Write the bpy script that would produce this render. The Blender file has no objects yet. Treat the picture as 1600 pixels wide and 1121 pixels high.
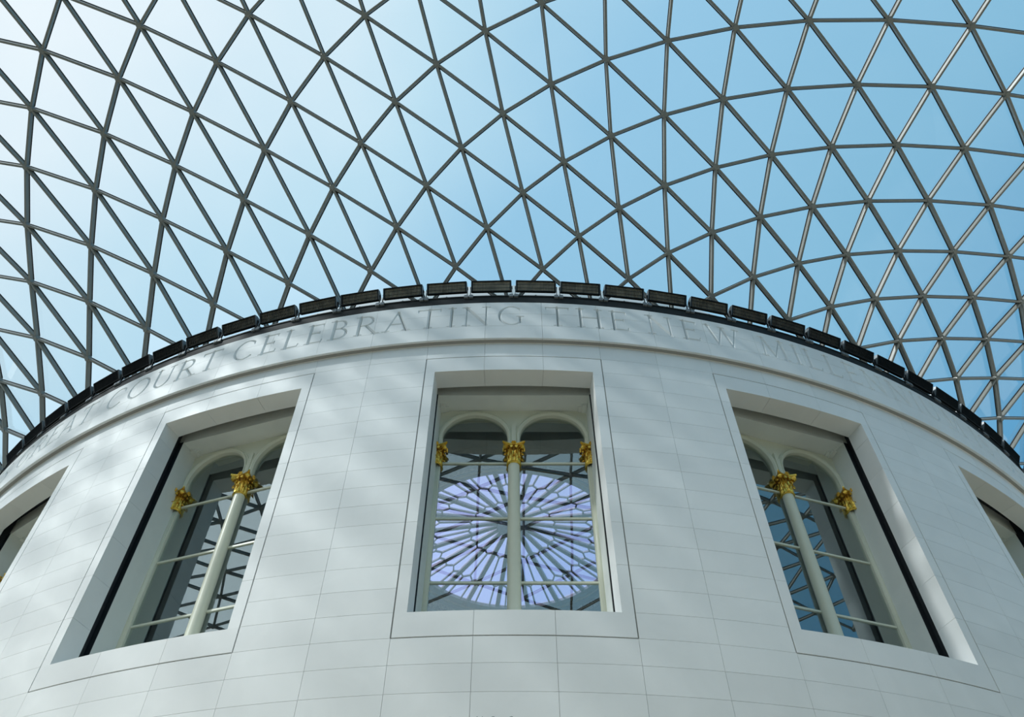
import bpy, bmesh, math, random
import numpy as np
from mathutils import Matrix, Vector

random.seed(7)
PI = math.pi
sc = bpy.context.scene
col = sc.collection

# ------------------------------------------------------------------ camera
F_PX, PITCH, YAW, ROLL = 1280.89, 0.89749, -0.00037 + 0.00107, 0.00005
CAM = Vector((-0.0503, -34.0717, 0.0))
cd = bpy.data.cameras.new('camera')
cam = bpy.data.objects.new('camera', cd)
col.objects.link(cam)
cd.sensor_width = 36.0
cd.lens = F_PX * 36.0 / 1600.0
cd.clip_end = 500
fw = Vector((math.sin(YAW) * math.cos(PITCH), math.cos(YAW) * math.cos(PITCH), math.sin(PITCH)))
rt = Vector((math.cos(YAW), -math.sin(YAW), 0))
up = rt.cross(fw)
rt, up = (math.cos(ROLL) * rt + math.sin(ROLL) * up), (-math.sin(ROLL) * rt + math.cos(ROLL) * up)
M = Matrix((rt, up, -fw)).transposed().to_4x4()
M.translation = CAM
cam.matrix_world = M
sc.camera = cam

# ------------------------------------------------------------------ sky, sun, exposure
sc.view_settings.view_transform = 'Standard'
sc.view_settings.look = 'None'
sc.view_settings.gamma = 1.0
sc.view_settings.use_curve_mapping = False
sc.view_settings.exposure = 0.09

SUN_DIR = Vector((-0.66, -0.28, 0.70)).normalized()
sd = bpy.data.lights.new('sun', 'SUN')
sun = bpy.data.objects.new('sun', sd)
col.objects.link(sun)
sd.energy = 2.9
sd.angle = math.radians(2.9)
sd.color = (1.0, 0.985, 0.96)
sun.rotation_euler = SUN_DIR.to_track_quat('Z', 'Y').to_euler()
sun.location = SUN_DIR * 90

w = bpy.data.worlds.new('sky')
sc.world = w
w.use_nodes = True
nt = w.node_tree
nt.nodes.clear()
def N(t, **kw):
    n = nt.nodes.new(t)
    for k, v in kw.items():
        setattr(n, k, v)
    return n
tc = N('ShaderNodeTexCoord')
nrm = N('ShaderNodeVectorMath', operation='NORMALIZE')
nt.links.new(tc.outputs['Generated'], nrm.inputs[0])
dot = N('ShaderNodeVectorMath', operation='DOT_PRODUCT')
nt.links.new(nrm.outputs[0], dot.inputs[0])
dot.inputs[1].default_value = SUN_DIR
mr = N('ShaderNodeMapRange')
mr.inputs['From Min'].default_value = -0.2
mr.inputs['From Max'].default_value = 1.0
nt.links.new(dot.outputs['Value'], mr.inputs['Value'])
noi = N('ShaderNodeTexNoise')
noi.inputs['Scale'].default_value = 2.2
noi.inputs['Detail'].default_value = 4
noi.inputs['Roughness'].default_value = 0.55
nt.links.new(nrm.outputs[0], noi.inputs['Vector'])
mm = N('ShaderNodeMath', operation='MULTIPLY_ADD')
nt.links.new(noi.outputs['Fac'], mm.inputs[0])
mm.inputs[1].default_value = 0.24
mm.inputs[2].default_value = -0.12
ad = N('ShaderNodeMath', operation='ADD', use_clamp=True)
nt.links.new(mr.outputs[0], ad.inputs[0])
nt.links.new(mm.outputs[0], ad.inputs[1])
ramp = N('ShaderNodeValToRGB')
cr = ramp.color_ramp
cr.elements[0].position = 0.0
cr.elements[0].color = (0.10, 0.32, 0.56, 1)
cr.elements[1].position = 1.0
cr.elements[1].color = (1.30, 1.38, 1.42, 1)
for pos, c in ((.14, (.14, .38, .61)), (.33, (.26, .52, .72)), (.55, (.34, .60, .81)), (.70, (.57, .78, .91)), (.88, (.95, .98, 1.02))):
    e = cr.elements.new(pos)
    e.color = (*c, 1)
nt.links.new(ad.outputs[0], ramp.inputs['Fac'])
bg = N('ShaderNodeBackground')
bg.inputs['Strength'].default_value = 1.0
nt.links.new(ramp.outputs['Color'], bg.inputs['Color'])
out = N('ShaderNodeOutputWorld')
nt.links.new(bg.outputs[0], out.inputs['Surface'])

# ------------------------------------------------------------------ materials
def mat(name, color, rough=0.6, metal=0.0, noise=None, spec=0.5, bump=None, rnd=0.0):
    """noise = (scale, amount, second colour), rnd = tone change from piece to piece"""
    m = bpy.data.materials.new(name)
    m.use_nodes = True
    t = m.node_tree
    b = t.nodes['Principled BSDF']
    b.inputs['Roughness'].default_value = rough
    b.inputs['Metallic'].default_value = metal
    b.inputs['Specular IOR Level'].default_value = spec
    rgb = t.nodes.new('ShaderNodeRGB')
    rgb.outputs[0].default_value = (*color, 1)
    src = rgb.outputs[0]
    if noise:
        g = t.nodes.new('ShaderNodeNewGeometry')
        n = t.nodes.new('ShaderNodeTexNoise')
        n.inputs['Scale'].default_value = noise[0]
        n.inputs['Detail'].default_value = 6
        n.inputs['Distortion'].default_value = 1.2
        t.links.new(g.outputs['Position'], n.inputs['Vector'])
        r = t.nodes.new('ShaderNodeMapRange')
        r.inputs['From Min'].default_value = 0.35
        r.inputs['From Max'].default_value = 0.75
        r.inputs['To Max'].default_value = noise[1]
        t.links.new(n.outputs['Fac'], r.inputs['Value'])
        mx = t.nodes.new('ShaderNodeMix')
        mx.data_type = 'RGBA'
        t.links.new(r.outputs[0], mx.inputs['Factor'])
        t.links.new(src, mx.inputs['A'])
        mx.inputs['B'].default_value = (*noise[2], 1)
        src = mx.outputs['Result']
    if rnd:
        oi = t.nodes.new('ShaderNodeObjectInfo')
        r = t.nodes.new('ShaderNodeMapRange')
        r.inputs['To Min'].default_value = 1 - rnd
        r.inputs['To Max'].default_value = 1 + rnd
        t.links.new(oi.outputs['Random'], r.inputs['Value'])
        hv = t.nodes.new('ShaderNodeHueSaturation')
        t.links.new(r.outputs[0], hv.inputs['Value'])
        t.links.new(src, hv.inputs['Color'])
        src = hv.outputs['Color']
    t.links.new(src, b.inputs['Base Color'])
    if bump:
        g = t.nodes.new('ShaderNodeNewGeometry')
        n = t.nodes.new('ShaderNodeTexNoise')
        n.inputs['Scale'].default_value = bump[0]
        t.links.new(g.outputs['Position'], n.inputs['Vector'])
        bp = t.nodes.new('ShaderNodeBump')
        bp.inputs['Strength'].default_value = bump[1]
        bp.inputs['Distance'].default_value = 0.02
        t.links.new(n.outputs['Fac'], bp.inputs['Height'])
        t.links.new(bp.outputs[0], b.inputs['Normal'])
    return m

def glass_mat(name, tint, f0, rough=0.0, opal=None, gloss=(1, 1, 1)):
    m = bpy.data.materials.new(name)
    m.use_nodes = True
    t = m.node_tree
    t.nodes.clear()
    o = t.nodes.new('ShaderNodeOutputMaterial')
    tr = t.nodes.new('ShaderNodeBsdfTransparent')
    tr.inputs['Color'].default_value = (*tint, 1)
    base = tr.outputs[0]
    if opal:
        tl = t.nodes.new('ShaderNodeBsdfTranslucent')
        tl.inputs['Color'].default_value = (*opal[1], 1)
        mx = t.nodes.new('ShaderNodeMixShader')
        mx.inputs[0].default_value = opal[0]
        t.links.new(base, mx.inputs[1])
        t.links.new(tl.outputs[0], mx.inputs[2])
        base = mx.outputs[0]
    gl = t.nodes.new('ShaderNodeBsdfGlossy')
    gl.inputs['Roughness'].default_value = rough
    gl.inputs['Color'].default_value = (*gloss, 1)
    lw = t.nodes.new('ShaderNodeLayerWeight')          # thin sheet: the same reflection from either side
    lw.inputs['Blend'].default_value = 0.5
    pw = t.nodes.new('ShaderNodeMath')
    pw.operation = 'POWER'
    pw.inputs[1].default_value = 4.0
    t.links.new(lw.outputs['Facing'], pw.inputs[0])
    ml = t.nodes.new('ShaderNodeMath')
    ml.operation = 'MULTIPLY_ADD'
    ml.use_clamp = True
    ml.inputs[1].default_value = 1 - f0
    ml.inputs[2].default_value = f0
    t.links.new(pw.outputs[0], ml.inputs[0])
    ms = t.nodes.new('ShaderNodeMixShader')
    t.links.new(ml.outputs[0], ms.inputs[0])
    t.links.new(base, ms.inputs[1])
    t.links.new(gl.outputs[0], ms.inputs[2])
    t.links.new(ms.outputs[0], o.inputs['Surface'])
    return m

STONE = mat('portland_stone', (0.885, 0.905, 0.90), 0.55, noise=(0.9, 0.5, (0.79, 0.815, 0.81)), bump=(9, 0.05), rnd=0.03)
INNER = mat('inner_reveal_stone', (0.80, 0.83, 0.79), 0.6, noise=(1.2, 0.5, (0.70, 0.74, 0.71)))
MORTAR = mat('dark_joint', (0.36, 0.355, 0.335), 0.9)
CREAM = mat('cream_paint', (0.74, 0.75, 0.61), 0.35, noise=(3, 0.25, (0.66, 0.67, 0.54)))
GOLD = mat('gilding', (0.93, 0.66, 0.13), 0.26, metal=0.85, noise=(16, 0.7, (0.58, 0.34, 0.04)), bump=(45, 0.25))
GOLDSHADE = mat('gilding_hollow_shade', (0.30, 0.15, 0.02), 0.45, metal=0.7)  # darker gold for the bell: shade of the hollows put into the colour
STEEL = mat('roof_steel_paint', (0.27, 0.275, 0.25), 0.34, noise=(2.5, 0.4, (0.21, 0.215, 0.20)))
GASKET = mat('black_gasket', (0.015, 0.02, 0.025), 0.5)
BLACK = mat('black_metal', (0.010, 0.014, 0.016), 0.6, noise=(4, 0.5, (0.022, 0.026, 0.028)), spec=0.3)
GREYMET = mat('grey_metal', (0.20, 0.23, 0.25), 0.45, metal=0.3)
TAN = mat('reflector_metal', (0.90, 0.80, 0.62), 0.35, noise=(2.6, 0.7, (0.14, 0.12, 0.09)))
LEAD = mat('grey_tracery', (0.42, 0.47, 0.44), 0.4, noise=(2.5, 0.7, (0.40, 0.28, 0.14)))
DOMEC = mat('dome_plaster', (0.36, 0.42, 0.44), 0.7, noise=(0.6, 0.4, (0.28, 0.32, 0.33)))
FILLET = mat('gilded_fillet', (0.85, 0.68, 0.36), 0.5)
ORN = mat('gilded_ornament', (0.90, 0.84, 0.68), 0.5, noise=(7, 0.9, (0.22, 0.22, 0.20)), bump=(14, 0.8))
OLIVE = mat('interior_olive_paint', (0.62, 0.62, 0.47), 0.5)
FLOOR = mat('floor_limestone', (0.35, 0.295, 0.205), 0.5, noise=(0.5, 0.5, (0.31, 0.26, 0.18)))
COURT = mat('court_wall_stone', (0.66, 0.63, 0.55), 0.7, noise=(0.4, 0.5, (0.58, 0.55, 0.48)))
INK = mat('letter_inlay_grey', (0.34, 0.36, 0.36), 0.7)  # dark grey inlay of the donor lettering
ROOFGLASS = glass_mat('roof_glass', (0.93, 0.965, 0.975), 0.02)
WINGLASS = glass_mat('window_glass', (0.94, 0.96, 0.94), 0.14, gloss=(0.84, 0.96, 1.0))
OPAL = glass_mat('lavender_glass', (0.78, 0.75, 0.97), 0.03, opal=(0.30, (0.74, 0.72, 0.95)))

# ------------------------------------------------------------------ helpers
def tag(o, label=None, cat=None, group=None, kind=None):
    if label: o['label'] = label
    if cat: o['category'] = cat
    if group: o['group'] = group
    if kind: o['kind'] = kind
    return o

def empty(name, loc=(0, 0, 0), rz=0.0, parent=None):
    o = bpy.data.objects.new(name, None)
    col.objects.link(o)
    o.location = loc
    o.rotation_euler = (0, 0, rz)
    o.empty_display_size = 0.2
    if parent: o.parent = parent
    return o

def obj(name, me, parent=None, loc=(0, 0, 0), rz=0.0):
    o = bpy.data.objects.new(name, me)
    col.objects.link(o)
    o.location = loc
    o.rotation_euler = (0, 0, rz)
    if parent: o.parent = parent
    return o

class MB:
    """collects shapes into one mesh"""
    def __init__(s): s.v = []; s.f = []; s.m = []
    def add(s, v, f, mi=0):
        o = len(s.v)
        s.v += [tuple(x) for x in v]
        s.f += [tuple(i + o for i in q) for q in f]
        s.m += [mi] * len(f)
        return s
    def box(s, x0, x1, y0, y1, z0, z1, mi=0):
        v = [(x, y, z) for z in (z0, z1) for y in (y0, y1) for x in (x0, x1)]
        return s.add(v, [(0, 2, 3, 1), (4, 5, 7, 6), (0, 1, 5, 4), (2, 6, 7, 3), (0, 4, 6, 2), (1, 3, 7, 5)], mi)
    def bar(s, a, b, wd, ht, upv=(0, 0, 1), mi=0):
        a, b, upv = Vector(a), Vector(b), Vector(upv)
        d = (b - a).normalized()
        sd_ = d.cross(upv).normalized()
        u2 = sd_.cross(d).normalized()
        v = []
        for p in (a, b):
            for q, r in ((-1, -1), (1, -1), (1, 1), (-1, 1)):
                v.append(p + sd_ * (q * wd / 2) + u2 * (r * ht / 2))
        return s.add(v, [(0, 1, 2, 3), (7, 6, 5, 4), (0, 4, 5, 1), (1, 5, 6, 2), (2, 6, 7, 3), (3, 7, 4, 0)], mi)
    def prism(s, poly, y0, y1, mi=0, axis='y'):
        """poly in (x,z), extruded in y"""
        n = len(poly)
        v = [(p[0], y0, p[1]) for p in poly] + [(p[0], y1, p[1]) for p in poly]
        f = [tuple(range(n)), tuple(range(2 * n - 1, n - 1, -1))]
        f += [(i, i + n, (i + 1) % n + n, (i + 1) % n) for i in range(n)]
        return s.add(v, f, mi)
    def lathe(s, prof, n=24, c=(0, 0), a0=0.0, a1=2 * PI, mi=0):
        full = abs(a1 - a0 - 2 * PI) < 1e-6
        k = n if full else n + 1
        v = []
        for i in range(k):
            a = a0 + (a1 - a0) * i / n
            for r, z in prof:
                v.append((c[0] + r * math.cos(a), c[1] + r * math.sin(a), z))
        m = len(prof)
        f = []
        for i in range(n):
            j = (i + 1) % k
            for q in range(m - 1):
                f.append((i * m + q, j * m + q, j * m + q + 1, i * m + q + 1))
        return s.add(v, f, mi)
    def mesh(s, name, mats, smooth=False):
        me = bpy.data.meshes.new(name)
        me.from_pydata(s.v, [], s.f)
        for m in (mats if isinstance(mats, (list, tuple)) else [mats]):
            me.materials.append(m)
        if any(s.m): me.polygons.foreach_set('material_index', s.m)
        bm = bmesh.new()
        bm.from_mesh(me)
        bmesh.ops.recalc_face_normals(bm, faces=bm.faces)
        bm.to_mesh(me)
        bm.free()
        if smooth: me.polygons.foreach_set('use_smooth', [True] * len(me.polygons))
        me.update()
        return me

R = 22.0
def lp(th, r, z):
    """drum polar -> frame of a piece whose origin sits on the face of the wall"""
    return (r * math.sin(th), R - r * math.cos(th), z)
def wp(th, r, z):
    return (r * math.sin(th), -r * math.cos(th), z)
def seg(mb, t0, t1, r0, r1, z0, z1, n=4, fn=lp, mi=0, t0i=None, t1i=None):
    """curved box between two angles (t0i/t1i: angles at the inner radius)"""
    t0i = t0 if t0i is None else t0i
    t1i = t1 if t1i is None else t1i
    v = []
    for i in range(n + 1):
        k = i / n
        to = t0 + (t1 - t0) * k
        ti = t0i + (t1i - t0i) * k
        v += [fn(ti, r0, z0), fn(to, r1, z0), fn(to, r1, z1), fn(ti, r0, z1)]
    f = [(0, 1, 2, 3), tuple(4 * n + q for q in (3, 2, 1, 0))]
    for i in range(n):
        a, b = 4 * i, 4 * i + 4
        for q in range(4):
            q2 = (q + 1) % 4
            f.append((a + q, b + q, b + q2, a + q2))
    return mb.add(v, f, mi)

def screen(P):
    d = Vector(P) - CAM
    z = d.dot(fw)
    if z < 0.5: return None
    return 800 + F_PX * d.dot(rt) / z, 560.5 - F_PX * d.dot(up) / z, z
def view_size(P, s=1.0):
    """rough size of a piece in the picture, 0 when it is out of the frame"""
    q = screen(P)
    if q is None or not (-60 < q[0] < 1660 and -60 < q[1] < 1181): return 0.0
    return s / q[2]
def facing(P, nv):
    return (CAM - Vector(P)).dot(Vector(nv)) > 0

H = 0.49688                                  # height of a course of stone
Z_OB, Z_PB, Z_PT, Z_OT = 7.7709, 8.2599, 14.7261, 15.2241
DC = PI / 50                                 # angle of one block
TH_O, TH_P = 1.5 * DC, 0.0838
FLOOR_Z = -1.6

# ------------------------------------------------------------------ floor and court
mb = MB()
mb.box(-42, 42, -42, 60, FLOOR_Z - 0.3, FLOOR_Z)
tag(obj('floor', mb.mesh('floor', FLOOR)), 'pale limestone floor of the court around the white drum', 'floor', kind='structure')
for nm, x0, x1, y0, y1, lb in (('wall_left', -41.5, -40.3, -41.5, 50, 'stone side wall of the court left of the drum'),
                               ('wall_right', 40.3, 41.5, -41.5, 50, 'stone side wall of the court right of the drum'),
                               ('wall_back', -40.3, 40.3, -41.5, -40.3, 'stone wall of the court behind the viewer')):
    mb = MB()
    mb.box(x0, x1, y0, y1, FLOOR_Z, 15.5)
    mb.box(x0 - 0.35, x1 + 0.35, y0 - 0.35, y1 + 0.35, 15.5, 16.4)
    tag(obj(nm, mb.mesh(nm, COURT)), lb, 'wall', kind='structure')

# ------------------------------------------------------------------ the drum wall, block by block
wall = tag(empty('wall_drum', (0, 0, FLOOR_Z)), 'white curved stone drum wall built of thin-jointed blocks', 'wall', kind='structure')
def block_mesh(name, gl, gr, gb, gt, h=H):
    m = MB()
    seg(m, -DC / 2 + gl / R, DC / 2 - gr / R, R - 0.14, R, gb, h - gt, 4)
    return m.mesh(name, STONE)
G0, G1 = 0.003, 0.013
bmesh_cache = {}
def block(gl, gr, gb, gt):
    k = (gl, gr, gb, gt)
    if k not in bmesh_cache: bmesh_cache[k] = block_mesh('stone_block', *k)
    return bmesh_cache[k]
cells = []
for n in range(-13, 14):
    for j in range(-8, 16):
        k = round(n / 5)
        inw = abs(n - 5 * k) <= 1 and abs(k) <= 2
        if inw and 0 <= j <= 14: continue
        gl = gr = gb = gt = G0
        if abs(n - 5 * k) == 2 and abs(k) <= 2 and 0 <= j <= 14:
            if n < 5 * k: gr = G1
            else: gl = G1
        if inw and j == 15: gb = G1
        if inw and j == -1: gt = G1
        th = n * DC
        z = Z_OB + j * H
        c = wp(th, R, z + H / 2)
        s = view_size(c) if facing(c, wp(th, 1, 0)) else 0
        cells.append((s, th, z, (gl, gr, gb, gt)))
cells.sort(key=lambda q: -q[0])
rest = MB()
for i, (s, th, z, g) in enumerate(cells):
    if i < 300 and s > 0:
        x, y, _ = wp(th, R, 0)
        obj('stone_block', block(*g), wall, (x, y, z - FLOOR_Z), th)
    else:
        seg(rest, th - DC / 2 + g[0] / R, th + DC / 2 - g[1] / R, R - 0.14, R, z + g[2] - FLOOR_Z, z + H - g[3] - FLOOR_Z, 3, wp)
tag(obj('stone_block', rest.mesh('stone_blocks_rest', STONE), wall), kind='stuff')
# joints: a darker bed behind the blocks
bed = MB()
for n in range(-13, 14):
    k = round(n / 5)
    inw = abs(n - 5 * k) <= 1 and abs(k) <= 2
    spans = [(-9, 0), (15, 16)] if inw else [(-9, 16)]
    for a, b in spans:
        seg(bed, (n - .5) * DC, (n + .5) * DC, R - 0.13, R - 0.022, Z_OB + a * H - FLOOR_Z, Z_OB + b * H - FLOOR_Z, 4, wp)
obj('joint_bed', bed.mesh('joint_bed', MORTAR), wall)
low = MB()
for j in range(-19, -8):
    for n in range(-13, 14):
        seg(low, (n - .5) * DC + G0 / R, (n + .5) * DC - G0 / R, R - 0.14, R, max(0, Z_OB + j * H + G0 - FLOOR_Z), Z_OB + (j + 1) * H - G0 - FLOOR_Z, 3, wp)
tag(obj('lower_stone_block', low.mesh('lower_blocks', STONE), wall), kind='stuff')
far = MB()
seg(far, 13.5 * DC, 2 * PI - 13.5 * DC, R - 0.3, R, 0, 17.2 - FLOOR_Z, 90, wp)
obj('far_side_shell', far.mesh('far_side_shell', STONE), wall)

# lettering low on the wall, its tops just inside the frame
cu = bpy.data.curves.new('donor_text', 'FONT')
cu.body = 'Donors of the Great Court'
cu.size = 0.135
cu.extrude = 0.0015
cu.resolution_u = 3
to = bpy.data.objects.new('donor_text', cu)
col.objects.link(to)
bpy.context.view_layer.update()
tm = bpy.data.meshes.new_from_object(to.evaluated_get(bpy.context.evaluated_depsgraph_get()))
bpy.data.objects.remove(to)
xs = [v.co.x for v in tm.vertices]
x0_, x1_ = min(xs), max(xs)
for v in tm.vertices:
    u = (v.co.x - x0_) / (x1_ - x0_) * 1.17 - 1.005
    th = u / R
    v.co = wp(th, R + 0.001 + v.co.z, 6.28 + v.co.y - FLOOR_Z)
tm.materials.clear()
tm.materials.append(INK)
obj('donor_inscription', tm, wall)

# ------------------------------------------------------------------ frieze with the cut inscription
GLY = {
 'I': (.26, [((.13, 0), (.13, 1), .062)]),
 'T': (.78, [((.39, 0), (.39, 1), .062), ((.03, .97), (.75, .97), .04), ((.03, .97), (.03, .86), .025), ((.75, .97), (.75, .86), .025)]),
 'H': (.86, [((.14, 0), (.14, 1), .062), ((.72, 0), (.72, 1), .062), ((.14, .52), (.72, .52), .036)]),
 'E': (.60, [((.14, 0), (.14, 1), .062), ((.1, .97), (.54, .97), .038), ((.14, .53), (.46, .53), .036), ((.1, .03), (.57, .03), .038),
             ((.54, .97), (.54, .86), .025), ((.46, .6), (.46, .46), .022), ((.57, .03), (.59, .15), .025)]),
 'L': (.58, [((.14, 0), (.14, 1), .062), ((.1, .03), (.54, .03), .038), ((.54, .03), (.57, .15), .025)]),
 'N': (.90, [((.14, 0), (.14, 1), .036), ((.76, 0), (.76, 1), .036), ((.12, .98), (.77, .02), .062)]),
 'M': (1.05, [((.14, 0), (.2, 1), .036), ((.92, 0), (.85, 1), .062), ((.2, .98), (.52, .06), .062), ((.52, .06), (.85, .98), .036)]),
 'W': (1.2, [((.1, 1), (.38, .02), .062), ((.38, .02), (.6, .95), .036), ((.6, .95), (.86, .02), .062), ((.86, .02), (1.1, 1), .036)]),
 'A': (.86, [((.1, 0), (.43, 1), .036), ((.43, 1), (.76, 0), .062), ((.22, .36), (.63, .36), .034)]),
 'U': (.84, [((.14, 1), (.14, .35), .062), ((.70, 1), (.70, .35), .036), ('arc', .42, .33, .28, .31, 180, 360, .05)]),
 'R': (.74, [((.14, 0), (.14, 1), .062), ((.14, .97), (.34, .97), .036), ((.14, .5), (.34, .5), .036), ('arc', .34, .735, .23, .235, -90, 90, .05), ((.36, .5), (.70, .02), .056)]),
 'B': (.64, [((.14, 0), (.14, 1), .062), ((.14, .97), (.3, .97), .034), ((.14, .54), (.34, .54), .034), ((.14, .03), (.34, .03), .034), ('arc', .3, .755, .2, .215, -90, 90, .05), ('arc', .32, .285, .25, .255, -90, 90, .054)]),
 'D': (.84, [((.14, 0), (.14, 1), .062), ((.14, .97), (.34, .97), .036), ((.14, .03), (.34, .03), .036), ('arc', .34, .5, .42, .47, -90, 90, .058)]),
 'C': (.80, [('arc', .45, .5, .38, .48, 48, 312, .05), ((.70, .87), (.72, .74), .025)]),
 'G': (.88, [('arc', .45, .5, .38, .48, 48, 318, .05), ((.72, .2), (.72, .44), .055), ((.62, .46), (.83, .46), .026), ((.70, .87), (.72, .76), .025)]),
 'O': (.94, [('arc', .47, .5, .40, .48, 0, 360, .052)]),
 'S': (.56, [('arc', .28, .745, .19, .225, 40, 250, .045), ('arc', .28, .255, .2, .225, -140, 80, .05), ((.21, .53), (.35, .47), .055)]),
}
SERIF = {'I': [(.13, 0), (.13, 1)], 'T': [(.39, 0)], 'H': [(.14, 0), (.14, 1), (.72, 0), (.72, 1)], 'E': [(.14, 0), (.14, 1)], 'L': [(.14, 0), (.14, 1)],
         'N': [(.14, 0), (.12, 1), (.76, 1)], 'M': [(.14, 0), (.17, 1), (.92, 0), (.88, 1)], 'W': [(.1, 1), (.6, 1), (1.1, 1)], 'A': [(.1, 0), (.76, 0)],
         'U': [(.14, 1), (.70, 1)], 'R': [(.14, 0), (.12, 1), (.72, 0)], 'B': [(.12, 0), (.12, 1)], 'D': [(.12, 0), (.12, 1)]}
CAP = 0.79
ZT = 16.245                                  # foot of the letters
RF = 22.17
WORDS = [('THIS', -.835, -.722), ('GREAT', -.700, -.542), ('COURT', -.5197, -.350), ('CELEBRATING', -.3324, .0128), ('THE', .0355, .1295),
         ('NEW', .1508, .264), ('MILLENNIUM', .2871, .600), ('IS', .621, .659), ('DEDICATED', .682, .96)]
STROKES = []                                 # (ax, az, bx, bz, half width) in metres along the frieze / height
LETTERS = []                                 # (letter, word, number of that letter within the word, centre angle)
for word, a0, a1 in WORDS:
    wsum = sum(GLY[c][0] for c in word) * CAP
    gap = ((a1 - a0) * RF - wsum) / (len(word) - 1)
    x = a0 * RF
    seen = {}
    for c in word:
        wd, parts = GLY[c]
        seen[c] = seen.get(c, 0) + 1
        LETTERS.append((c, word, seen[c], word.count(c), (x + wd * CAP / 2) / RF))
        for s in parts:
            if s[0] == 'arc':
                _, cx, cz, rx, rz, d0, d1, hw = s
                k = max(8, int(abs(d1 - d0) / 12))
                pts = [(cx + rx * math.cos(math.radians(d0 + (d1 - d0) * i / k)), cz + rz * math.sin(math.radians(d0 + (d1 - d0) * i / k))) for i in range(k + 1)]
                for i, (p, q) in enumerate(zip(pts, pts[1:])):
                    am = math.radians(d0 + (d1 - d0) * (i + .5) / k)
                    h2 = hw * (0.62 + 0.5 * abs(math.cos(am)))
                    STROKES.append((x + p[0] * CAP, ZT + p[1] * CAP, x + q[0] * CAP, ZT + q[1] * CAP, h2 * CAP))
            else:
                p, q, hw = s
                STROKES.append((x + p[0] * CAP, ZT + p[1] * CAP, x + q[0] * CAP, ZT + q[1] * CAP, hw * CAP))
        for sx, sz in SERIF.get(c, []):
            zz = .022 if sz == 0 else .978
            STROKES.append((x + (sx - .12) * CAP, ZT + zz * CAP, x + (sx + .12) * CAP, ZT + zz * CAP, .026 * CAP))
        x += wd * CAP + gap
SA = np.array(STROKES)

frieze = tag(empty('trim_1', (0, 0, 15.7217)), 'white stone frieze band around the drum with a cut Roman capital inscription', 'frieze', kind='structure')
def cut_block(th, z0, z1):
    """block whose face carries the part of the inscription that falls on it"""
    t0, t1 = th - DC / 2 + .003 / RF, th + DC / 2 - .003 / RF
    z0, z1 = z0 + .003, z1 - .003
    nx, nz = (180, 64) if abs(th) < .78 else (60, 24)
    T, Z = np.meshgrid(np.linspace(t0, t1, nx), np.linspace(z0, z1, nz))
    X = T * RF
    dep = np.zeros_like(X)
    lo, hi = t0 * RF - .1, t1 * RF + .1
    for ax, az, bx, bz, hw in SA:
        if max(ax, bx) < lo or min(ax, bx) > hi: continue
        dx, dz = bx - ax, bz - az
        L2 = dx * dx + dz * dz + 1e-9
        k = np.clip(((X - ax) * dx + (Z - az) * dz) / L2, 0, 1)
        d = np.hypot(X - ax - k * dx, Z - az - k * dz)
        dep = np.maximum(dep, np.clip((hw * .8 - d) * 2.6, 0, .085))
    rr = RF - dep
    tl = T - th
    V = np.stack([rr * np.sin(tl), R - rr * np.cos(tl), Z - z0], -1).reshape(-1, 3)
    verts = V.tolist()
    idx = np.arange(nx * nz).reshape(nz, nx)
    faces = np.stack([idx[:-1, :-1], idx[:-1, 1:], idx[1:, 1:], idx[1:, :-1]], -1).reshape(-1, 4).tolist()
    b = len(verts)
    rb = R - 0.05
    for tt, zz in ((t0, z0), (t1, z0), (t1, z1), (t0, z1)):
        verts.append((rb * math.sin(tt - th), R - rb * math.cos(tt - th), zz - z0))
    faces += [tuple([b, b + 1] + idx[0, ::-1].tolist()), tuple([b + 2, b + 3] + idx[-1].tolist()),
              tuple([b + 3, b] + idx[:, 0].tolist()), tuple([b + 1, b + 2] + idx[::-1, -1].tolist()), (b, b + 3, b + 2, b + 1)]
    me = bpy.data.meshes.new('frieze_block')
    me.from_pydata(verts, [], faces)
    me.materials.append(STONE)
    me.update()
    return me
FR0 = 15.7217
m = MB()
ga = .003 / RF
prof = [(R - .05, 0.0), (R, 0.0), (R + .02, .014), (R + .06, .024), (R + .11, .022), (RF - .02, .008), (RF - .006, .002), (RF, .005), (RF, H - .003), (R - .05, H - .003)]
nn = 4
for i in range(nn + 1):
    t = -DC / 2 + ga + (DC - 2 * ga) * i / nn
    m.v += [lp(t, r, z) for r, z in prof]
q = len(prof)
for i in range(nn):
    for a in range(q):
        m.f.append((i * q + a, (i + 1) * q + a, (i + 1) * q + (a + 1) % q, i * q + (a + 1) % q))
m.f += [tuple(range(q)), tuple(range(nn * q + q - 1, nn * q - 1, -1))]
m.m = [0] * len(m.f)
foot = m.mesh('frieze_foot_block', STONE)
for n in range(-14, 15):
    th = n * DC
    x, y, _ = wp(th, R, 0)
    obj('frieze_block', foot, frieze, (x, y, 0), th)
    for row in (1, 2):
        obj('frieze_block', cut_block(th, FR0 + row * H, FR0 + (row + 1) * H), frieze, (x, y, row * H + .003), th)
m = MB()
seg(m, -14.5 * DC, 14.5 * DC, R - 0.2, RF - 0.075, .01, 3 * H - .01, 100, wp)
obj('joint_bed', m.mesh('frieze_joint_bed', MORTAR), frieze)
ZTOP = FR0 + 3 * H                            # 17.212
band = MB()
seg(band, -14.5 * DC, 14.5 * DC, 21.75, 22.13, 0, .05, 110, wp)
seg(band, -14.5 * DC, 14.5 * DC, 22.08, 22.15, .0, .30, 110, wp)
seg(band, -14.5 * DC, 14.5 * DC, 22.02, 22.17, .29, .33, 110, wp)
bo = obj('trim_2', band.mesh('gutter_band', BLACK), None, (0, 0, ZTOP))
tag(bo, 'black metal parapet band running along the top of the frieze', 'parapet band', kind='structure')

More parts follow.
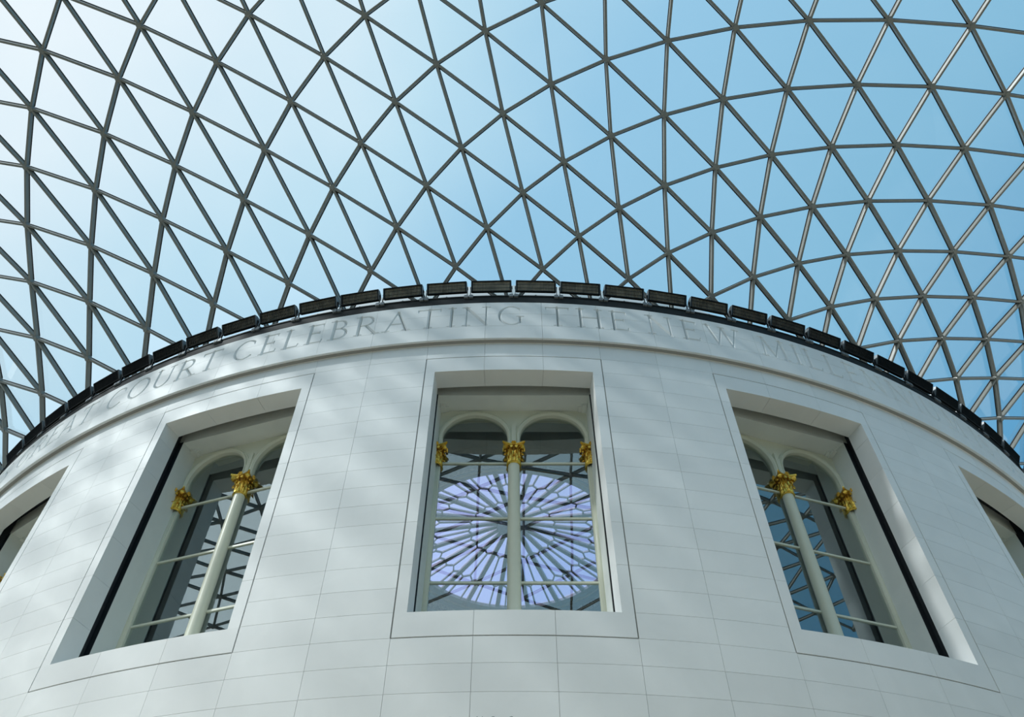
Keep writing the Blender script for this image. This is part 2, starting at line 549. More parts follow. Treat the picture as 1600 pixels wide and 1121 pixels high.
# ------------------------------------------------------------------ inner drum wall, dome and oculus of the round room
TI = 0.0885                                   # half angle of the openings in the inner wall
inn = MB()
for k in range(20):
    a = k * PI / 10
    if k in (0, 1, 2, 18, 19):
        seg(inn, a - TI, a + TI, 19.9, 21.19, FLOOR_Z, Z_PB - .35, 4, wp)
        seg(inn, a - TI, a + TI, 19.9, 21.19, Z_PT + .45, 18.0, 4, wp)
        seg(inn, a + TI, a + PI / 10 - TI, 19.9, 21.19, FLOOR_Z, 18.0, 4, wp, t0i=a + TI + .012, t1i=a + PI / 10 - TI - .012)
    else:
        seg(inn, a - TI, a + PI / 10 - TI, 19.9, 21.19, FLOOR_Z, 18.0, 6, wp)
tag(obj('wall_reading_room', inn.mesh('inner_drum_wall', OLIVE)), 'inner drum wall behind the white cladding, seen inside the window openings', 'wall', kind='structure')

ZH, KC = 28.80, 0.285
RIM = 5.50
dome = MB()
pr = []
for i in range(25):
    t = i / 24
    ang = t * math.radians(61)
    pr.append((20.4 * math.cos(ang) ** 0.9 if i else 20.4, 17.6 + 11.3 * math.sin(ang)))
r_end = pr[-1][0]
pr = [(r, z) for r, z in pr if r > 7.3] + [(7.3, 26.85)]
po = [(r + .35, z + .35) for r, z in reversed(pr)]
dome.lathe(pr + po + [pr[0]], 80)
tag(obj('ceiling_dome', dome.mesh('dome_shell', DOMEC, True)), 'dim inner dome of the round room around its glazed eye', 'dome', kind='structure')

ocu = tag(empty('oculus_skylight', (0, 0, ZH - KC * RIM)), 'round glazed eye of the dome with radiating mullions, seen through the middle window', 'skylight')
OZ = KC * RIM                                  # apex above the rim
def cp(deg, r, dz=0.0):
    a = math.radians(deg)
    return (r * math.sin(a), -r * math.cos(a), OZ - KC * r + dz)
m = MB()
m.lathe([(RIM - .06, .10), (RIM - .06, -.12), (RIM + .26, -.18), (RIM + .28, .12), (RIM - .06, .10)], 80)
obj('rim', m.mesh('oculus_rim', LEAD), ocu)
m = MB()
m.lathe([(RIM + .25, -.14), (RIM + .28, -.24), (RIM + .36, -.25), (RIM + .38, .1), (RIM + .25, .1)], 80)
obj('gilded_fillet', m.mesh('oculus_fillet', FILLET), ocu)
m = MB()
m.lathe([(RIM + .37, -.10), (RIM + .44, -.12), (RIM + .50, -.30), (RIM + .64, -.34), (RIM + .66, .1)], 80)
obj('cornice', m.mesh('oculus_cornice', DOMEC), ocu)
m = MB()
m.lathe([(RIM + .64, -.34), (RIM + .70, -.42), (RIM + .98, -.56), (RIM + 1.02, -.54), (RIM + 1.02, 0)], 80)
obj('ornament_band', m.mesh('oculus_ornament', ORN), ocu)
m = MB()
m.lathe([(RIM + 1.0, -.46), (RIM + 1.12, -.66), (RIM + 1.18, -.66), (RIM + 1.24, -.58), (RIM + 1.45, -.84), (RIM + 1.55, -.84), (RIM + 2.1, -.60), (RIM + 2.1, -.2)], 80)
obj('lower_cornice', m.mesh('oculus_lower_cornice', DOMEC), ocu)
m = MB()
m.lathe([(.01, OZ - .86), (.30, OZ - .84), (.60, OZ - .72), (.78, OZ - .52), (.80, OZ - .36), (.86, OZ - .30), (.84, OZ - .16), (.01, OZ - .05)], 40)
obj('hub', m.mesh('oculus_hub', DOMEC, True), ocu)
m = MB()
for dx in (-.075, .075):
    a, b = Vector(cp(9, .7)), Vector(cp(9, RIM))
    off = Vector((math.cos(math.radians(9)), math.sin(math.radians(9)), 0)) * dx
    m.bar(a + off, b + off, .075, .16)
m.bar(cp(9, .7, .03), cp(9, RIM, .03), .14, .06)
spoke = m.mesh('spoke', LEAD)
m = MB()
m.bar(cp(0, 2.35), cp(0, 3.93), .075, .10)
centre_bar = m.mesh('mullion_centre', LEAD)
m = MB()
m.bar(cp(-4.3, 4.20), cp(-4.3, RIM), .075, .10)
side_l = m.mesh('mullion_side', LEAD)
m = MB()
m.bar(cp(4.3, 4.20), cp(4.3, RIM), .075, .10)
side_r = m.mesh('mullion_side_b', LEAD)
zig = []
for q in ([(-9, 2.13), (0, 2.35), (9, 2.13)], [(-9, 3.99), (-4.3, 4.20), (0, 3.93), (4.3, 4.20), (9, 3.99)]):
    m = MB()
    for a, b in zip(q, q[1:]): m.bar(cp(*a), cp(*b), .065, .10)
    zig.append(m.mesh('tracery', LEAD))
def pane_mesh(pts):
    m = MB()
    lo = [cp(d, r, .03) for d, r in pts]
    hi = [cp(d, r, .05) for d, r in pts]
    n = len(pts)
    m.add(lo + hi, [tuple(range(n)), tuple(range(2 * n - 1, n - 1, -1))] + [(i, i + n, (i + 1) % n + n, (i + 1) % n) for i in range(n)])
    return m.mesh('pane', OPAL)
pm = [pane_mesh(p) for p in (
    [(-9, .75), (0, .75), (9, .75), (9, 2.13), (0, 2.35), (-9, 2.13)],
    [(-9, 2.13), (0, 2.35), (0, 3.93), (-4.3, 4.20), (-9, 3.99)],
    [(9, 2.13), (0, 2.35), (0, 3.93), (4.3, 4.20), (9, 3.99)],
    [(-9, 3.99), (-4.3, 4.20), (-4.3, RIM), (-9, RIM)],
    [(-4.3, 4.20), (0, 3.93), (4.3, 4.20), (4.3, RIM), (0, RIM), (-4.3, RIM)],
    [(9, 3.99), (4.3, 4.20), (4.3, RIM), (9, RIM)])]
for k in range(20):
    a = k * PI / 10
    obj('spoke', spoke, ocu, rz=a)
    for me in (centre_bar, side_l, side_r): obj('mullion', me, ocu, rz=a)
    for me in zig: obj('tracery', me, ocu, rz=a)
    for me in pm: obj('pane', me, ocu, rz=a)

# ------------------------------------------------------------------ windows
Wz = lambda z: z - Z_PB                        # height in the window's own frame
HT = Wz(Z_PT)                                  # head of the opening, 6.466
def seg_mesh(name, mt, *a, **k):
    m = MB()
    seg(m, *a, **k)
    return m.mesh(name, mt)
parts = []                                     # (name, mesh, list of sub-parts)
g = G0 / R
g1 = G1 / R
for i in (-1, 0, 1):
    t0 = i * DC - DC / 2 + (g1 if i == -1 else g)
    t1 = i * DC + DC / 2 - (g1 if i == 1 else g)
    parts.append(('lintel_stone', seg_mesh('lintel_stone', STONE, t0, t1, 21.5, R, HT, Wz(Z_OT) - G1, 5), []))
    parts.append(('sill_stone', seg_mesh('sill_stone', STONE, t0, t1, 20.62, R, Wz(Z_OB) + G1, 0, 5), []))
jrows = [(13, 14 - 1e-6, 0)] + [(a, a + 2, G0) for a in (11, 9, 7, 5, 3)] + [(1, 3, G0)]
for a, b, gt in jrows:
    z0, z1 = Wz(Z_OB + a * H), Wz(Z_OB + b * H)
    if a == 1: z0 = 0.0
    if a == 13: z1 = HT
    lo = G0 if a != 1 else 0
    parts.append(('jamb_stone', seg_mesh('jamb_stone', STONE, -TH_O + g1, -TH_P, 21.5, R, z0 + lo, z1 - (gt if a != 13 else 0), 2), []))
    parts.append(('jamb_stone', seg_mesh('jamb_stone', STONE, TH_P, TH_O - g1, 21.5, R, z0 + lo, z1 - (gt if a != 13 else 0), 2), []))
m = MB()                                       # dark bed behind the joints of the surround
for s in (-1, 1):
    a, b = sorted((s * (TH_P + .0012), s * (TH_O + .0012)))
    seg(m, a, b, 21.51, R - .025, Wz(Z_OB), Wz(Z_OT), 2)
seg(m, -TH_O, TH_O, 21.51, R - .025, HT + .012, Wz(Z_OT) + .01, 6)
seg(m, -TH_O, TH_O, 20.7, R - .025, Wz(Z_OB) - .01, -.012, 6)
parts.append(('joint_bed', m.mesh('surround_bed', MORTAR), []))
for s in (-1, 1):                              # black lined gap between the cladding and the old wall
    m = MB()
    a, b = sorted((s * 1.93, s * 2.03))
    m.box(a, b, .50, .80, -.4, HT + .62)
    a, b = sorted((s * 1.80, s * 1.99))
    m.box(a, b, .786, .80, -.4, HT + .02)
    parts.append(('shadow_gap', m.mesh('shadow_gap', GASKET), []))
for z in (HT + .55, -.45):
    m = MB()
    m.box(-2.03, 2.03, .50, .80, z, z + .09)
    parts.append(('shadow_gap', m.mesh('shadow_gap', GASKET), []))
for s in (-1, 1):                              # second reveal
    m = MB()
    pl = [(s * 1.79, .79), (s * 1.752, 1.34), (s * 1.752, 1.50), (s * 2.0, 1.50), (s * 2.0, .82), (s * 1.81, .79)]
    n = len(pl)
    m.add([(x, y, -.4) for x, y in pl] + [(x, y, HT + .1) for x, y in pl], [tuple(range(n)), tuple(range(2 * n - 1, n - 1, -1))] + [(i, (i + 1) % n, (i + 1) % n + n, i + n) for i in range(n)])
    parts.append(('inner_reveal', m.mesh('inner_reveal', INNER), []))
m = MB()
m.box(-2.0, 2.0, .80, 1.62, HT, HT + .35)
m.box(-2.0, 2.0, .81, .9, HT + .3, HT + .56)
for s in (-1, 1):                              # little stepped corners under the head
    a, b = sorted((s * 1.56, s * 1.76))
    m.box(a, b, 1.14, 1.32, HT - .035, HT + .01)
    a, b = sorted((s * 1.64, s * 1.76))
    m.box(a, b, 1.06, 1.32, HT - .07, HT + .01)
parts.append(('inner_head', m.mesh('inner_head', INNER), []))

UC, RA, ZS = .905, .765, 5.55                  # centre, radius and springing of the two arches
m = MB()
us = sorted(set([-1.76, -1.7, -.14, 0, .14, 1.7, 1.76] + [s * UC + RA * math.cos(a * PI / 28) for s in (-1, 1) for a in range(29)]))
def lowz(u):
    d = abs(abs(u) - UC)
    return ZS + (math.sqrt(max(0, RA * RA - d * d)) if d < RA else 0) if d <= RA else ZS - .02
for u0, u1 in zip(us, us[1:]):
    mid = abs(abs((u0 + u1) / 2) - UC) < RA
    a, b = (lowz(u0), lowz(u1)) if mid else (ZS - .02, ZS - .02)
    if mid:
        a = ZS + math.sqrt(max(0, RA ** 2 - (abs(u0) - UC) ** 2))
        b = ZS + math.sqrt(max(0, RA ** 2 - (abs(u1) - UC) ** 2))
    v = [(u0, y, z) for y in (1.31, 1.45) for z in (a, HT + .05)] + [(u1, y, z) for y in (1.31, 1.45) for z in (b, HT + .05)]
    m.add(v, [(0, 4, 5, 1), (2, 3, 7, 6), (0, 2, 6, 4)])
for s in (-1, 1):
    a, b = sorted((s * 1.655, s * 1.76))
    m.box(a, b, 1.34, 1.46, -.3, ZS)
m.box(-1.76, 1.76, 1.36, 1.46, -.3, -.06)
parts.append(('window_frame', m.mesh('window_frame', CREAM), []))
def arch_ring(uc, prof):
    """prof: (radius, depth) points swept round the half circle"""
    m = MB()
    n, q = 38, len(prof)
    for i in range(n + 1):
        a = PI * min(max(i - 1, 0), 36) / 36
        for r, y in prof: m.v.append((uc + r * math.cos(a), y, ZS + r * math.sin(a) - (.36 if i in (0, n) else 0)))
    for i in range(n):
        for k in range(q): m.f.append((i * q + k, (i + 1) * q + k, (i + 1) * q + (k + 1) % q, i * q + (k + 1) % q))
    m.f += [tuple(range(q)), tuple(range(n * q + q - 1, n * q - 1, -1))]
    m.m = [0] * len(m.f)
    return m.mesh('arch_moulding', CREAM)
for s in (-1, 1):
    parts.append(('arch_moulding', arch_ring(s * UC, [(RA - .005, 1.40), (RA - .005, 1.30), (RA + .03, 1.262), (RA + .06, 1.255), (RA + .075, 1.285), (RA + .085, 1.285), (RA + .095, 1.268), (RA + .115, 1.275), (RA + .12, 1.32)]), []))

# gilded Corinthian capital, origin on its axis at the foot
def capital_mesh():
    m = MB()
    m.lathe([(.13, 0), (.160, .008), (.172, .022), (.160, .038), (.142, .044)], 20)
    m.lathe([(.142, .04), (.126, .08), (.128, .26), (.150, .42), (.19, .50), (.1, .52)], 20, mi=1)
    def leaf(a, r0, z0, h, wd, out_):
        n = 8
        ca, sa = math.cos(a), math.sin(a)
        v = []
        for i in range(n + 1):
            t = i / n
            b = max(0, t - .62) / .38                        # tip rolls out and over
            z = z0 + h * min(t, .62) / .62 * .86 + h * .14 * math.sin(b * PI) - h * .22 * b * b
            r = r0 + .010 + .012 * math.sin(t * PI) + out_ * (1 - math.cos(b * PI * .62))
            wv = wd * (.62 + .5 * math.sin(min(1, t * 1.15) * PI)) * (1.0 - .55 * b * b) * (1.14 if i % 2 else .88)
            for k, rr in ((-1, -.016), (-.45, .006), (0, -.004), (.45, .006), (1, -.016)):
                v.append(((r + rr) * ca - k * wv * sa, (r + rr) * sa + k * wv * ca, z))
        f = []
        for i in range(n):
            for k in range(4): f.append((i * 5 + k, i * 5 + k + 1, i * 5 + 6 + k, i * 5 + 5 + k))
        m.add(v, f)
    for k in range(8): leaf(k * PI / 4, .135, .04, .19, .048, .055)
    for k in range(8): leaf(k * PI / 4 + PI / 8, .132, .06, .33, .046, .075)
    for k in range(4):
        a = k * PI / 2 + PI / 4
        leaf(a - .2, .140, .24, .24, .024, .085)
        leaf(a + .2, .140, .24, .24, .024, .085)
        c, s = math.cos(a), math.sin(a)
        for rad, th_, off in ((.056, .030, 0), (.036, .042, .004), (.016, .052, .008)):   # volute: stepped scroll on the corner
            n = 12
            v = []
            for sd_ in (-th_, th_):
                for i in range(n):
                    b = 2 * PI * i / n
                    rr = .262 + off + rad * math.cos(b)
                    v.append((rr * c - sd_ * s, rr * s + sd_ * c, .455 + rad * math.sin(b)))
            m.add(v, [tuple(range(n)), tuple(range(2 * n - 1, n - 1, -1))] + [(i, (i + 1) % n, (i + 1) % n + n, i + n) for i in range(n)])
        a = k * PI / 2                                        # inner scrolls and the flower in the middle of each side
        c, s = math.cos(a), math.sin(a)
        for sx in (-1, 1):
            v = []
            n = 10
            for rr in (.178, .215):
                for i in range(n):
                    b = 2 * PI * i / n
                    q = sx * .055 + .034 * math.cos(b)
                    v.append((rr * c - q * s, rr * s + q * c, .44 + .034 * math.sin(b)))
            m.add(v, [tuple(range(n)), tuple(range(2 * n - 1, n - 1, -1))] + [(i, (i + 1) % n, (i + 1) % n + n, i + n) for i in range(n)])
        for i in range(7):
            b = i * PI / 3
            d = .040 if i else 0
            p = Vector((.232 * c - d * math.cos(b) * s, .232 * s + d * math.cos(b) * c, .535 + d * math.sin(b)))
            ax = [Vector((c, s, 0)) * .034, Vector((-s, c, 0)) * .024, Vector((0, 0, .024))]
            vv = [p + ax[0], p - ax[0], p + ax[1], p - ax[1], p + ax[2], p - ax[2]]
            m.add(vv, [(0, 2, 4), (2, 1, 4), (1, 3, 4), (3, 0, 4), (2, 0, 5), (1, 2, 5), (3, 1, 5), (0, 3, 5)])
    pts = []                                                  # abacus with hollowed sides and cut corners
    for k in range(4):
        a = k * PI / 2
        for i in range(9):
            t = -1 + 2 * i / 8
            x, y = .175 + .085 * t * t, .24 * t
            pts.append((x * math.cos(a) - y * math.sin(a), x * math.sin(a) + y * math.cos(a)))
    n = len(pts)
    for z0, z1, sc_ in ((.505, .528, .92), (.528, .57, 1.0)):
        v = [(x * sc_, y * sc_, z0) for x, y in pts] + [(x * sc_, y * sc_, z1) for x, y in pts]
        m.add(v, [tuple(range(n)), tuple(range(2 * n - 1, n - 1, -1))] + [(i, (i + 1) % n, (i + 1) % n + n, i + n) for i in range(n)])
    return m.mesh('capital', [GOLD, GOLDSHADE])
CAPM = capital_mesh()
ZC = 4.68
m = MB()
m.lathe([(.01, 0), (.20, 0), (.20, .05), (.165, .09), (.18, .13), (.15, .17), (.140, .3), (.138, 2.4), (.128, ZC + .3), (.128, ZC + .33), (.01, ZC + .33)], 28)
SHAFT = m.mesh('column_shaft', CREAM, True)
m = MB()
m.lathe([(.01, 0), (.06, 0), (.058, ZC + .3), (.01, ZC + .3)], 16)
PIL = m.mesh('pilaster_shaft', CREAM, True)
m = MB()                                       # pier that carries the arches over the middle capital
m.box(-.135, .135, 1.29, 1.44, ZC + .5, ZS + .25)
m.box(-.05, .05, 1.255, 1.30, ZC + .5, ZS + .45)
PIER = m.mesh('impost', CREAM)
BZ = [4.79, 3.18, 1.56]
LU = (.10, 1.67)
bars = []
m = MB()
m.box(LU[0], LU[1], 1.37, 1.43, -.022, .022)
BARM = m.mesh('glazing_bar', CREAM)
panes = []
zz = [-.2] + BZ[::-1]
for a, b in zip(zz, zz[1:]):
    m = MB()
    m.box(LU[0], LU[1], 1.398, 1.404, 0, b - a)
    panes.append((a, m.mesh('window_pane', WINGLASS)))
m = MB()
poly = [(UC + .77, BZ[0]), (UC + .77, ZS)] + [(UC + .77 * math.cos(a * PI / 20), ZS + .77 * math.sin(a * PI / 20)) for a in range(1, 20)] + [(UC - .77, ZS), (UC - .77, BZ[0])]
m.prism(poly, 1.398, 1.404)
ARCHP = m.mesh('arched_pane', WINGLASS)

WLAB = {-2: 'far left window, only its dark head and sloping jamb inside the frame', -1: 'twin-arched window left of the middle one, its right light cut off by the jamb',
        0: 'middle twin-arched window, the dome skylight showing through its glass', 1: 'twin-arched window right of the middle one, sunlit stone on its right jamb',
        2: 'far right window, only its upper left corner inside the frame'}
for k in (-2, -1, 0, 1, 2):
    th = k * PI / 10
    x, y, _ = wp(th, R, 0)
    wn = tag(empty('window_%d' % (k + 3), (x, y, Z_PB), th), WLAB[k], 'window', kind='structure')
    for nm, me, sub in parts: obj(nm, me, wn)
    c = obj('column', SHAFT, wn, (0, 1.335, -.05))
    obj('capital', CAPM, c, (0, 0, ZC + .02), PI / 4 * 0)
    obj('impost', PIER, wn)
    for s in (-1, 1):
        p = obj('pilaster', PIL, wn, (s * 1.735, 1.36, -.05))
        obj('capital', CAPM, p, (s * .04, 0, ZC + .02))
        for z in BZ: obj('glazing_bar', BARM, wn, (0 if s > 0 else -(LU[0] + LU[1]), 0, z))
        for z, me in panes: obj('window_pane', me, wn, (0 if s > 0 else -(LU[0] + LU[1]), 0, z))
        obj('arched_pane', ARCHP, wn, (0 if s > 0 else -2 * UC, 0, 0))

# ------------------------------------------------------------------ floodlights along the parapet
LW = 1.03
tn = math.radians(30)
nv = Vector((0, -math.cos(tn), -math.sin(tn)))           # way the lamp looks: outward (-y) and down
tv = Vector((0, -math.sin(tn), math.cos(tn)))            # up along its face
FC = Vector((0, -.10, .335))                             # middle of the face above the foot
fh = .155
def P(x, u, d):
    q = FC + tv * u - nv * d
    return (x, q.y, q.z)
def profile(x, sc_=1.0):
    return [P(x, -fh * sc_, 0), P(x, fh * sc_, 0), P(x, fh * sc_, .10), P(x, fh * .55 * sc_, .20), P(x, -fh * .55 * sc_, .20), P(x, -fh * sc_, .10)]
m = MB()
x0, x1 = -LW / 2, LW / 2
a, b = profile(x0 + .012), profile(x1 - .012)
n = 6
m.add(a + b, [(i, (i + 1) % n, (i + 1) % n + n, i + n) for i in range(1, n)])
for u0, u1, xa, xb in ((-fh, -fh + .018, x0, x1), (fh - .018, fh, x0, x1)):            # rim round the opening
    m.add([P(x, u, d) for x in (xa, xb) for u in (u0, u1) for d in (-.004, .05)], [(0, 2, 6, 4), (1, 5, 7, 3), (0, 4, 5, 1), (2, 3, 7, 6), (0, 1, 3, 2), (4, 6, 7, 5)])
for xa, xb in ((x0, x0 + .03), (x1 - .03, x1)):
    m.add([P(x, u, d) for x in (xa, xb) for u in (-fh, fh) for d in (-.004, .05)], [(0, 2, 6, 4), (1, 5, 7, 3), (0, 4, 5, 1), (2, 3, 7, 6), (0, 1, 3, 2), (4, 6, 7, 5)])
HOUS = m.mesh('housing', BLACK)
caps = []
for s in (-1, 1):
    m = MB()
    a, b = profile(s * (LW / 2 - .014)), profile(s * (LW / 2 + .012), .93)
    m.add(a + b, [tuple(range(n)), tuple(range(2 * n - 1, n - 1, -1))] + [(i, (i + 1) % n, (i + 1) % n + n, i + n) for i in range(n)])
    caps.append(m.mesh('end_cap', GREYMET))
m = MB()
m.add([P(x, u, .046) for x in (x0 + .02, x1 - .02) for u in (-fh + .01, fh - .01)], [(0, 1, 3, 2)])
REFL = m.mesh('reflector', TAN)
m = MB()
for i in range(1, 26):
    x = x0 + LW * i / 26
    m.add([P(x + q, u, d) for q in (-.003, .003) for u in (-fh + .01, fh - .01) for d in (.0, .035)], [(0, 2, 6, 4), (1, 5, 7, 3), (0, 4, 5, 1), (2, 3, 7, 6), (0, 1, 3, 2), (4, 6, 7, 5)])
for u in (-.05, .05):
    m.add([P(x, u + q, d) for x in (x0 + .01, x1 - .01) for q in (-.003, .003) for d in (.018, .028)], [(0, 2, 6, 4), (1, 5, 7, 3), (0, 4, 5, 1), (2, 3, 7, 6), (0, 1, 3, 2), (4, 6, 7, 5)])
LOUV = m.mesh('louvre', BLACK)
YOKE, FOOT = [], []
for s in (-1, 1):
    m = MB()
    x = s * (LW / 2 + .022)
    q = P(x, -.02, .09)
    m.bar(q, (x, q[1] + .02, .02), .012, .05, (0, 1, 0))
    m.bar((x - .03 * s, q[1] + .02, .02), (x + .02 * s, q[1] + .02, .02), .05, .02)
    m.box(x - .012, x + .012, q[1] - .03, q[1] + .03, q[2] - .03, q[2] + .03)
    YOKE.append(m.mesh('yoke', BLACK))
    m = MB()
    xa, xb = sorted((s * (LW / 2 - .05), s * (LW / 2 + .055)))
    m.box(xa, xb, -.055, .03, -.09, .010)
    m.box(xa + .02, xb - .015, -.045, .05, .0, .035)
    FOOT.append(m.mesh('foot_plate', GREYMET))
m = MB()
for i in range(10):
    t0, t1 = i / 10, (i + 1) / 10
    f = lambda t: (-.25 + .5 * t, .06 + .03 * math.sin(t * 9), .05 + .06 * math.sin(t * 17) * math.sin(t * PI))
    m.bar(f(t0), f(t1), .016, .016)
m.box(-.06, .06, .02, .08, .015, .07)
CABLE = m.mesh('cable', BLACK)
ORD = {1: 'first', 2: 'second', 3: 'third', 4: 'fourth'}
used = set()
for i in range(-15, 15):
    th = (i + .5) * PI / 60
    x, y, _ = wp(th, 22.14, 0)
    fl = empty('floodlight', (x, y, ZTOP + .33), th)
    for q in sorted(LETTERS, key=lambda q: abs(q[4] - th)):
        if q not in used: break
    used.add(q)
    c, word, k, tot, _ = q
    tag(fl, 'black louvred floodlight on the parapet above the %s%s of %s' % (ORD[k] + ' ' if tot > 1 else '', c, word), 'floodlight', 'floodlights along the top of the drum')
    obj('housing', HOUS, fl)
    tag(obj('louvre', LOUV, fl), kind='stuff')
    obj('reflector', REFL, fl)
    for me in caps: obj('end_cap', me, fl)
    for me in YOKE: obj('yoke', me, fl)
    for me in FOOT: obj('foot_plate', me, fl)
    obj('cable', CABLE, fl)

# ------------------------------------------------------------------ glass roof
# nodes of the steel net: two grid numbers, angle round the drum, distance from its axis
LAT = [(0,0,-0.4586,29.653),(1,0,-0.4037,28.148),(2,0,-0.3419,26.683),(3,0,-0.2764,25.344),(4,0,-0.2079,24.190),(5,0,-0.1399,23.139),(6,0,-0.0693,22.210),(1,-1,-0.3577,29.101),(2,-1,-0.2984,27.620),(3,-1,-0.2336,26.264),(4,-1,-0.1679,25.037),(5,-1,-0.1001,23.927),(6,-1,-0.0318,22.974),(7,-1,0.0362,22.156),(2,-2,-0.2522,28.521),(3,-2,-0.1897,27.109),(4,-2,-0.1242,25.844),(5,-2,-0.0572,24.712),(6,-2,0.0101,23.701),(7,-2,0.0767,22.839),(8,-2,0.1435,22.092),(3,-3,-0.1431,27.905),(4,-3,-0.0777,26.600),(5,-3,-0.0111,25.425),(6,-3,0.0555,24.390),(7,-3,0.1231,23.505),(8,-3,0.1881,22.707),(9,-3,0.2506,22.014),(4,-4,-0.0279,27.313),(5,-4,0.0388,26.086),(6,-4,0.1066,25.039),(7,-4,0.1729,24.131),(8,-4,0.2376,23.297),(9,-4,0.2993,22.597),(10,-4,0.3598,21.997),(4,-5,0.0255,27.962),(5,-5,0.0937,26.721),(6,-5,0.1609,25.655),(7,-5,0.2273,24.723),(8,-5,0.2929,23.876),(9,-5,0.3548,23.156),(10,-5,0.4143,22.507),(11,-5,0.4689,21.953),(5,-6,0.1514,27.344),(6,-6,0.2209,26.272),(7,-6,0.2884,25.314),(8,-6,0.3532,24.477),(9,-6,0.4152,23.735),(10,-6,0.4736,23.081),(11,-6,0.5291,22.487),(12,-6,0.5777,21.947),(5,-7,0.2143,27.952),(6,-7,0.2845,26.888),(7,-7,0.3538,25.954),(8,-7,0.4193,25.107),(9,-7,0.4820,24.355),(10,-7,0.5396,23.676),(11,-7,0.5943,23.072),(12,-7,0.6454,22.481),(5,-8,0.2822,28.551),(6,-8,0.3547,27.508),(7,-8,0.4246,26.606),(8,-8,0.4912,25.755),(9,-8,0.5543,25.025),(10,-8,0.6118,24.367),(11,-8,0.6671,23.751),(12,-8,0.7149,23.130),(13,-8,0.7561,22.537),(5,-9,0.3552,29.228),(6,-9,0.4295,28.239),(7,-9,0.5010,27.325),(8,-9,0.5692,26.514),(9,-9,0.6328,25.798),(10,-9,0.6907,25.121),(5,-10,0.4334,29.951),(6,-10,0.5102,29.026),(0,1,-0.5063,28.585),(1,1,-0.4477,27.058),(2,1,-0.3830,25.689),(3,1,-0.3165,24.423),(4,1,-0.2451,23.278),(5,1,-0.1749,22.308),(0,2,-0.5532,27.461),(1,2,-0.4900,25.989),(2,2,-0.4233,24.650),(3,2,-0.3527,23.432),(4,2,-0.2813,22.382),(0,3,-0.5959,26.272),(1,3,-0.5303,24.861),(2,3,-0.4610,23.583),(3,3,-0.3875,22.441),(0,4,-0.6360,25.067),(1,4,-0.5650,23.712),(2,4,-0.4916,22.523),(0,5,-0.6734,23.828),(1,5,-0.5980,22.583),(0,6,-0.7065,22.656),(-1,7,-0.8124,22.718)]
LA = np.array(LAT)
KK, TT = LA[:, :2], LA[:, 2:]
def basis(G): return np.stack([np.ones(len(G)), (G[:, 0] - 5) / 8, (G[:, 1] + 3) / 8], 1)
cf = np.linalg.lstsq(basis(KK), TT, rcond=None)[0]
def ker(A, B):
    d = A[:, None] - B[None]
    return np.exp(-((d ** 2).sum(-1) - d.prod(-1)) / 16.0)
wt = np.linalg.solve(ker(KK, KK) + 1e-2 * np.eye(len(KK)), TT - basis(KK) @ cf)
GG = np.array([(i, j) for i in range(-16, 24) for j in range(-26, 20)], float)
PP = basis(GG) @ cf + ker(GG, KK) @ wt
def roof_pt(th, r):
    u = (r - 21.5) / 20.0
    return Vector((r * math.sin(th), -r * math.cos(th), 18.2 + 20.8 * u * (1 - u)))
def roof_n(th, r):
    s = 20.8 * (1 - 2 * (r - 21.5) / 20.0) / 20.0
    n = Vector((-s * math.sin(th), s * math.cos(th), 1))
    return n.normalized()
ND = {}
for (i, j), (t, r) in zip(GG, PP):
    if 21.3 < r < 38.5 and abs(t) < 1.25: ND[(int(i), int(j))] = (roof_pt(t, r), roof_n(t, r))
roof = tag(empty('ceiling', (0, 0, 18.2)), 'glass roof on a net of grey steel bars spreading out from the drum', 'glass roof', kind='structure')
OFF = Vector((0, 0, -18.2))
# one unit bar, stretched to each span
m = MB()
bw, bt, bb = .034, .080, -.075
m.add([(x, y, z) for x in (0, 1) for y, z in ((-bw * .85, bb), (bw * .85, bb), (bw, bb + .02), (bw, bt - .03), (-bw, bt - .03), (-bw, bb + .02))],
      [tuple(range(6)), tuple(range(11, 5, -1))] + [(i, (i + 1) % 6, (i + 1) % 6 + 6, i + 6) for i in range(6)])
m.box(0, 1, -.052, .052, bt - .03, bt - .010, 1)
BAR = m.mesh('roof_bar', [STEEL, GASKET])
m = MB()
m.lathe([(.0, -.098), (.078, -.098), (.092, -.085), (.092, .055), (.0, .055)], 6)
NODE = m.mesh('roof_node', STEEL)
def bar_matrix(a, b, n):
    d = b - a
    L = d.length
    x = d / L
    y = n.cross(x).normalized()
    z = x.cross(y)
    mm_ = Matrix((x * L, y, z)).transposed().to_4x4()
    mm_.translation = a + OFF
    return mm_
edges = []
for k, (p, n) in ND.items():
    for e in ((1, 0), (0, 1), (1, 1)):
        q = (k[0] + e[0], k[1] + e[1])
        if q in ND:
            p2, n2 = ND[q]
            md = (p + p2) / 2
            s = max(view_size(md), view_size(p), view_size(p2))
            d = (p2 - p).normalized() * .07
            edges.append((s, bar_matrix(p + d, p2 - d, (n + n2) / 2)))
edges.sort(key=lambda q: -q[0])
rest = MB()
bv = [v.co.copy() for v in BAR.vertices]
bf = [(tuple(f.vertices), f.material_index) for f in BAR.polygons]
for i, (s, mx) in enumerate(edges):
    if i < 300 and s > 0:
        o = obj('roof_bar', BAR, roof)
        o.matrix_local = mx
    else:
        o_ = len(rest.v)
        rest.v += [tuple(mx @ v) for v in bv]
        for f, mi in bf:
            rest.f.append(tuple(q + o_ for q in f))
            rest.m.append(mi)
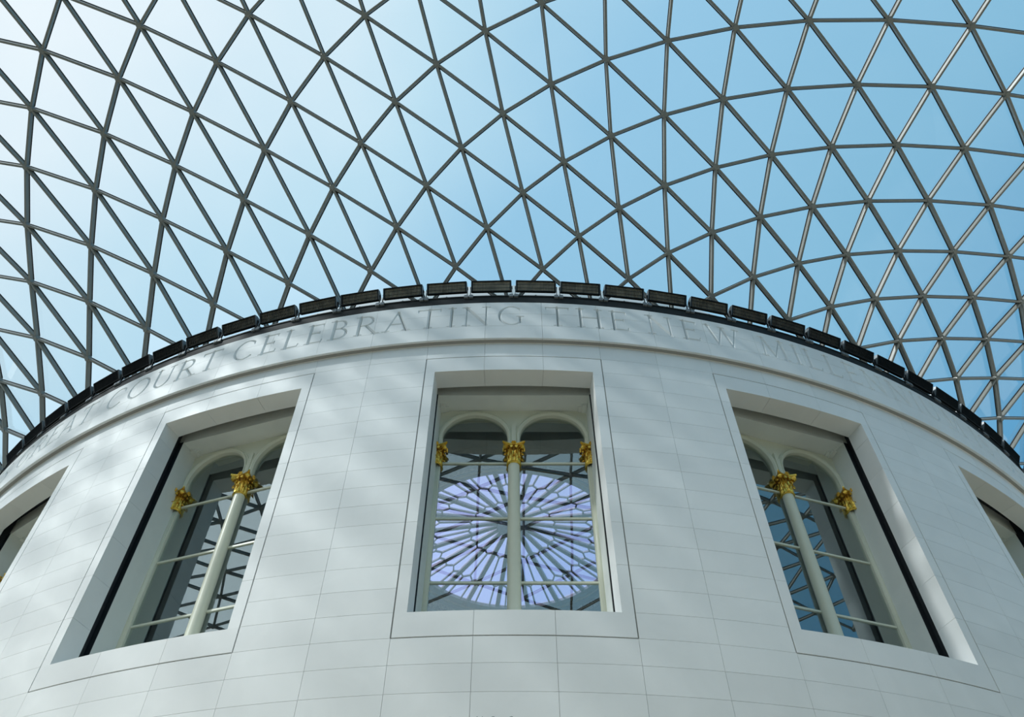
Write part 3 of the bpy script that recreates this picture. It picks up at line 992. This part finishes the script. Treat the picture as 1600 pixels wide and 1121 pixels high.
tag(obj('roof_bar', rest.mesh('roof_bars_rest', [STEEL, GASKET]), roof), kind='stuff')
nodes = sorted(((view_size(p), p, n) for p, n in ND.values()), key=lambda q: -q[0])
rest = MB()
bv = [v.co.copy() for v in NODE.vertices]
bf = [tuple(f.vertices) for f in NODE.polygons]
for i, (s, p, n) in enumerate(nodes):
    mx = n.to_track_quat('Z', 'X').to_matrix().to_4x4()
    mx.translation = p + OFF
    if s > 0 and i < 300:
        o = obj('roof_node', NODE, roof)
        o.matrix_local = mx
    else:
        rest.add([tuple(mx @ v) for v in bv], bf)
tag(obj('roof_node', rest.mesh('roof_nodes_rest', STEEL), roof), kind='stuff')
tris = []
for k in ND:
    for a, b in (((1, 0), (1, 1)), ((1, 1), (0, 1))):
        qa, qb = (k[0] + a[0], k[1] + a[1]), (k[0] + b[0], k[1] + b[1])
        if qa in ND and qb in ND:
            ps = [ND[k][0], ND[qa][0], ND[qb][0]]
            c = (ps[0] + ps[1] + ps[2]) / 3
            tris.append((max([view_size(c)] + [view_size(p) * .8 for p in ps]), ps, c))
tris.sort(key=lambda q: -q[0])
rest = MB()
def pane_verts(ps, c, org):
    nn_ = (ps[1] - ps[0]).cross(ps[2] - ps[0]).normalized()
    if nn_.z < 0: nn_ = -nn_
    v = []
    for dz in (.075, .087):
        for p in ps:
            d = c - p
            v.append(tuple(p + d.normalized() * .07 + nn_ * dz - org))
    return v
PF = [(0, 1, 2), (5, 4, 3), (0, 3, 4, 1), (1, 4, 5, 2), (2, 5, 3, 0)]
for i, (s, ps, c) in enumerate(tris):
    if i < 300 and s > 0:
        m = MB()
        m.add(pane_verts(ps, c, c), PF)
        obj('glass_pane', m.mesh('glass_pane', ROOFGLASS), roof, tuple(c + OFF))
    else:
        rest.add(pane_verts(ps, c, -OFF), PF)
tag(obj('glass_pane', rest.mesh('glass_panes_rest', ROOFGLASS), roof), kind='stuff')
m = MB()
seg(m, -1.3, 1.3, 21.35, 21.6, -.35, .05, 90, wp)
obj('ring_beam', m.mesh('ring_beam', STEEL), roof)
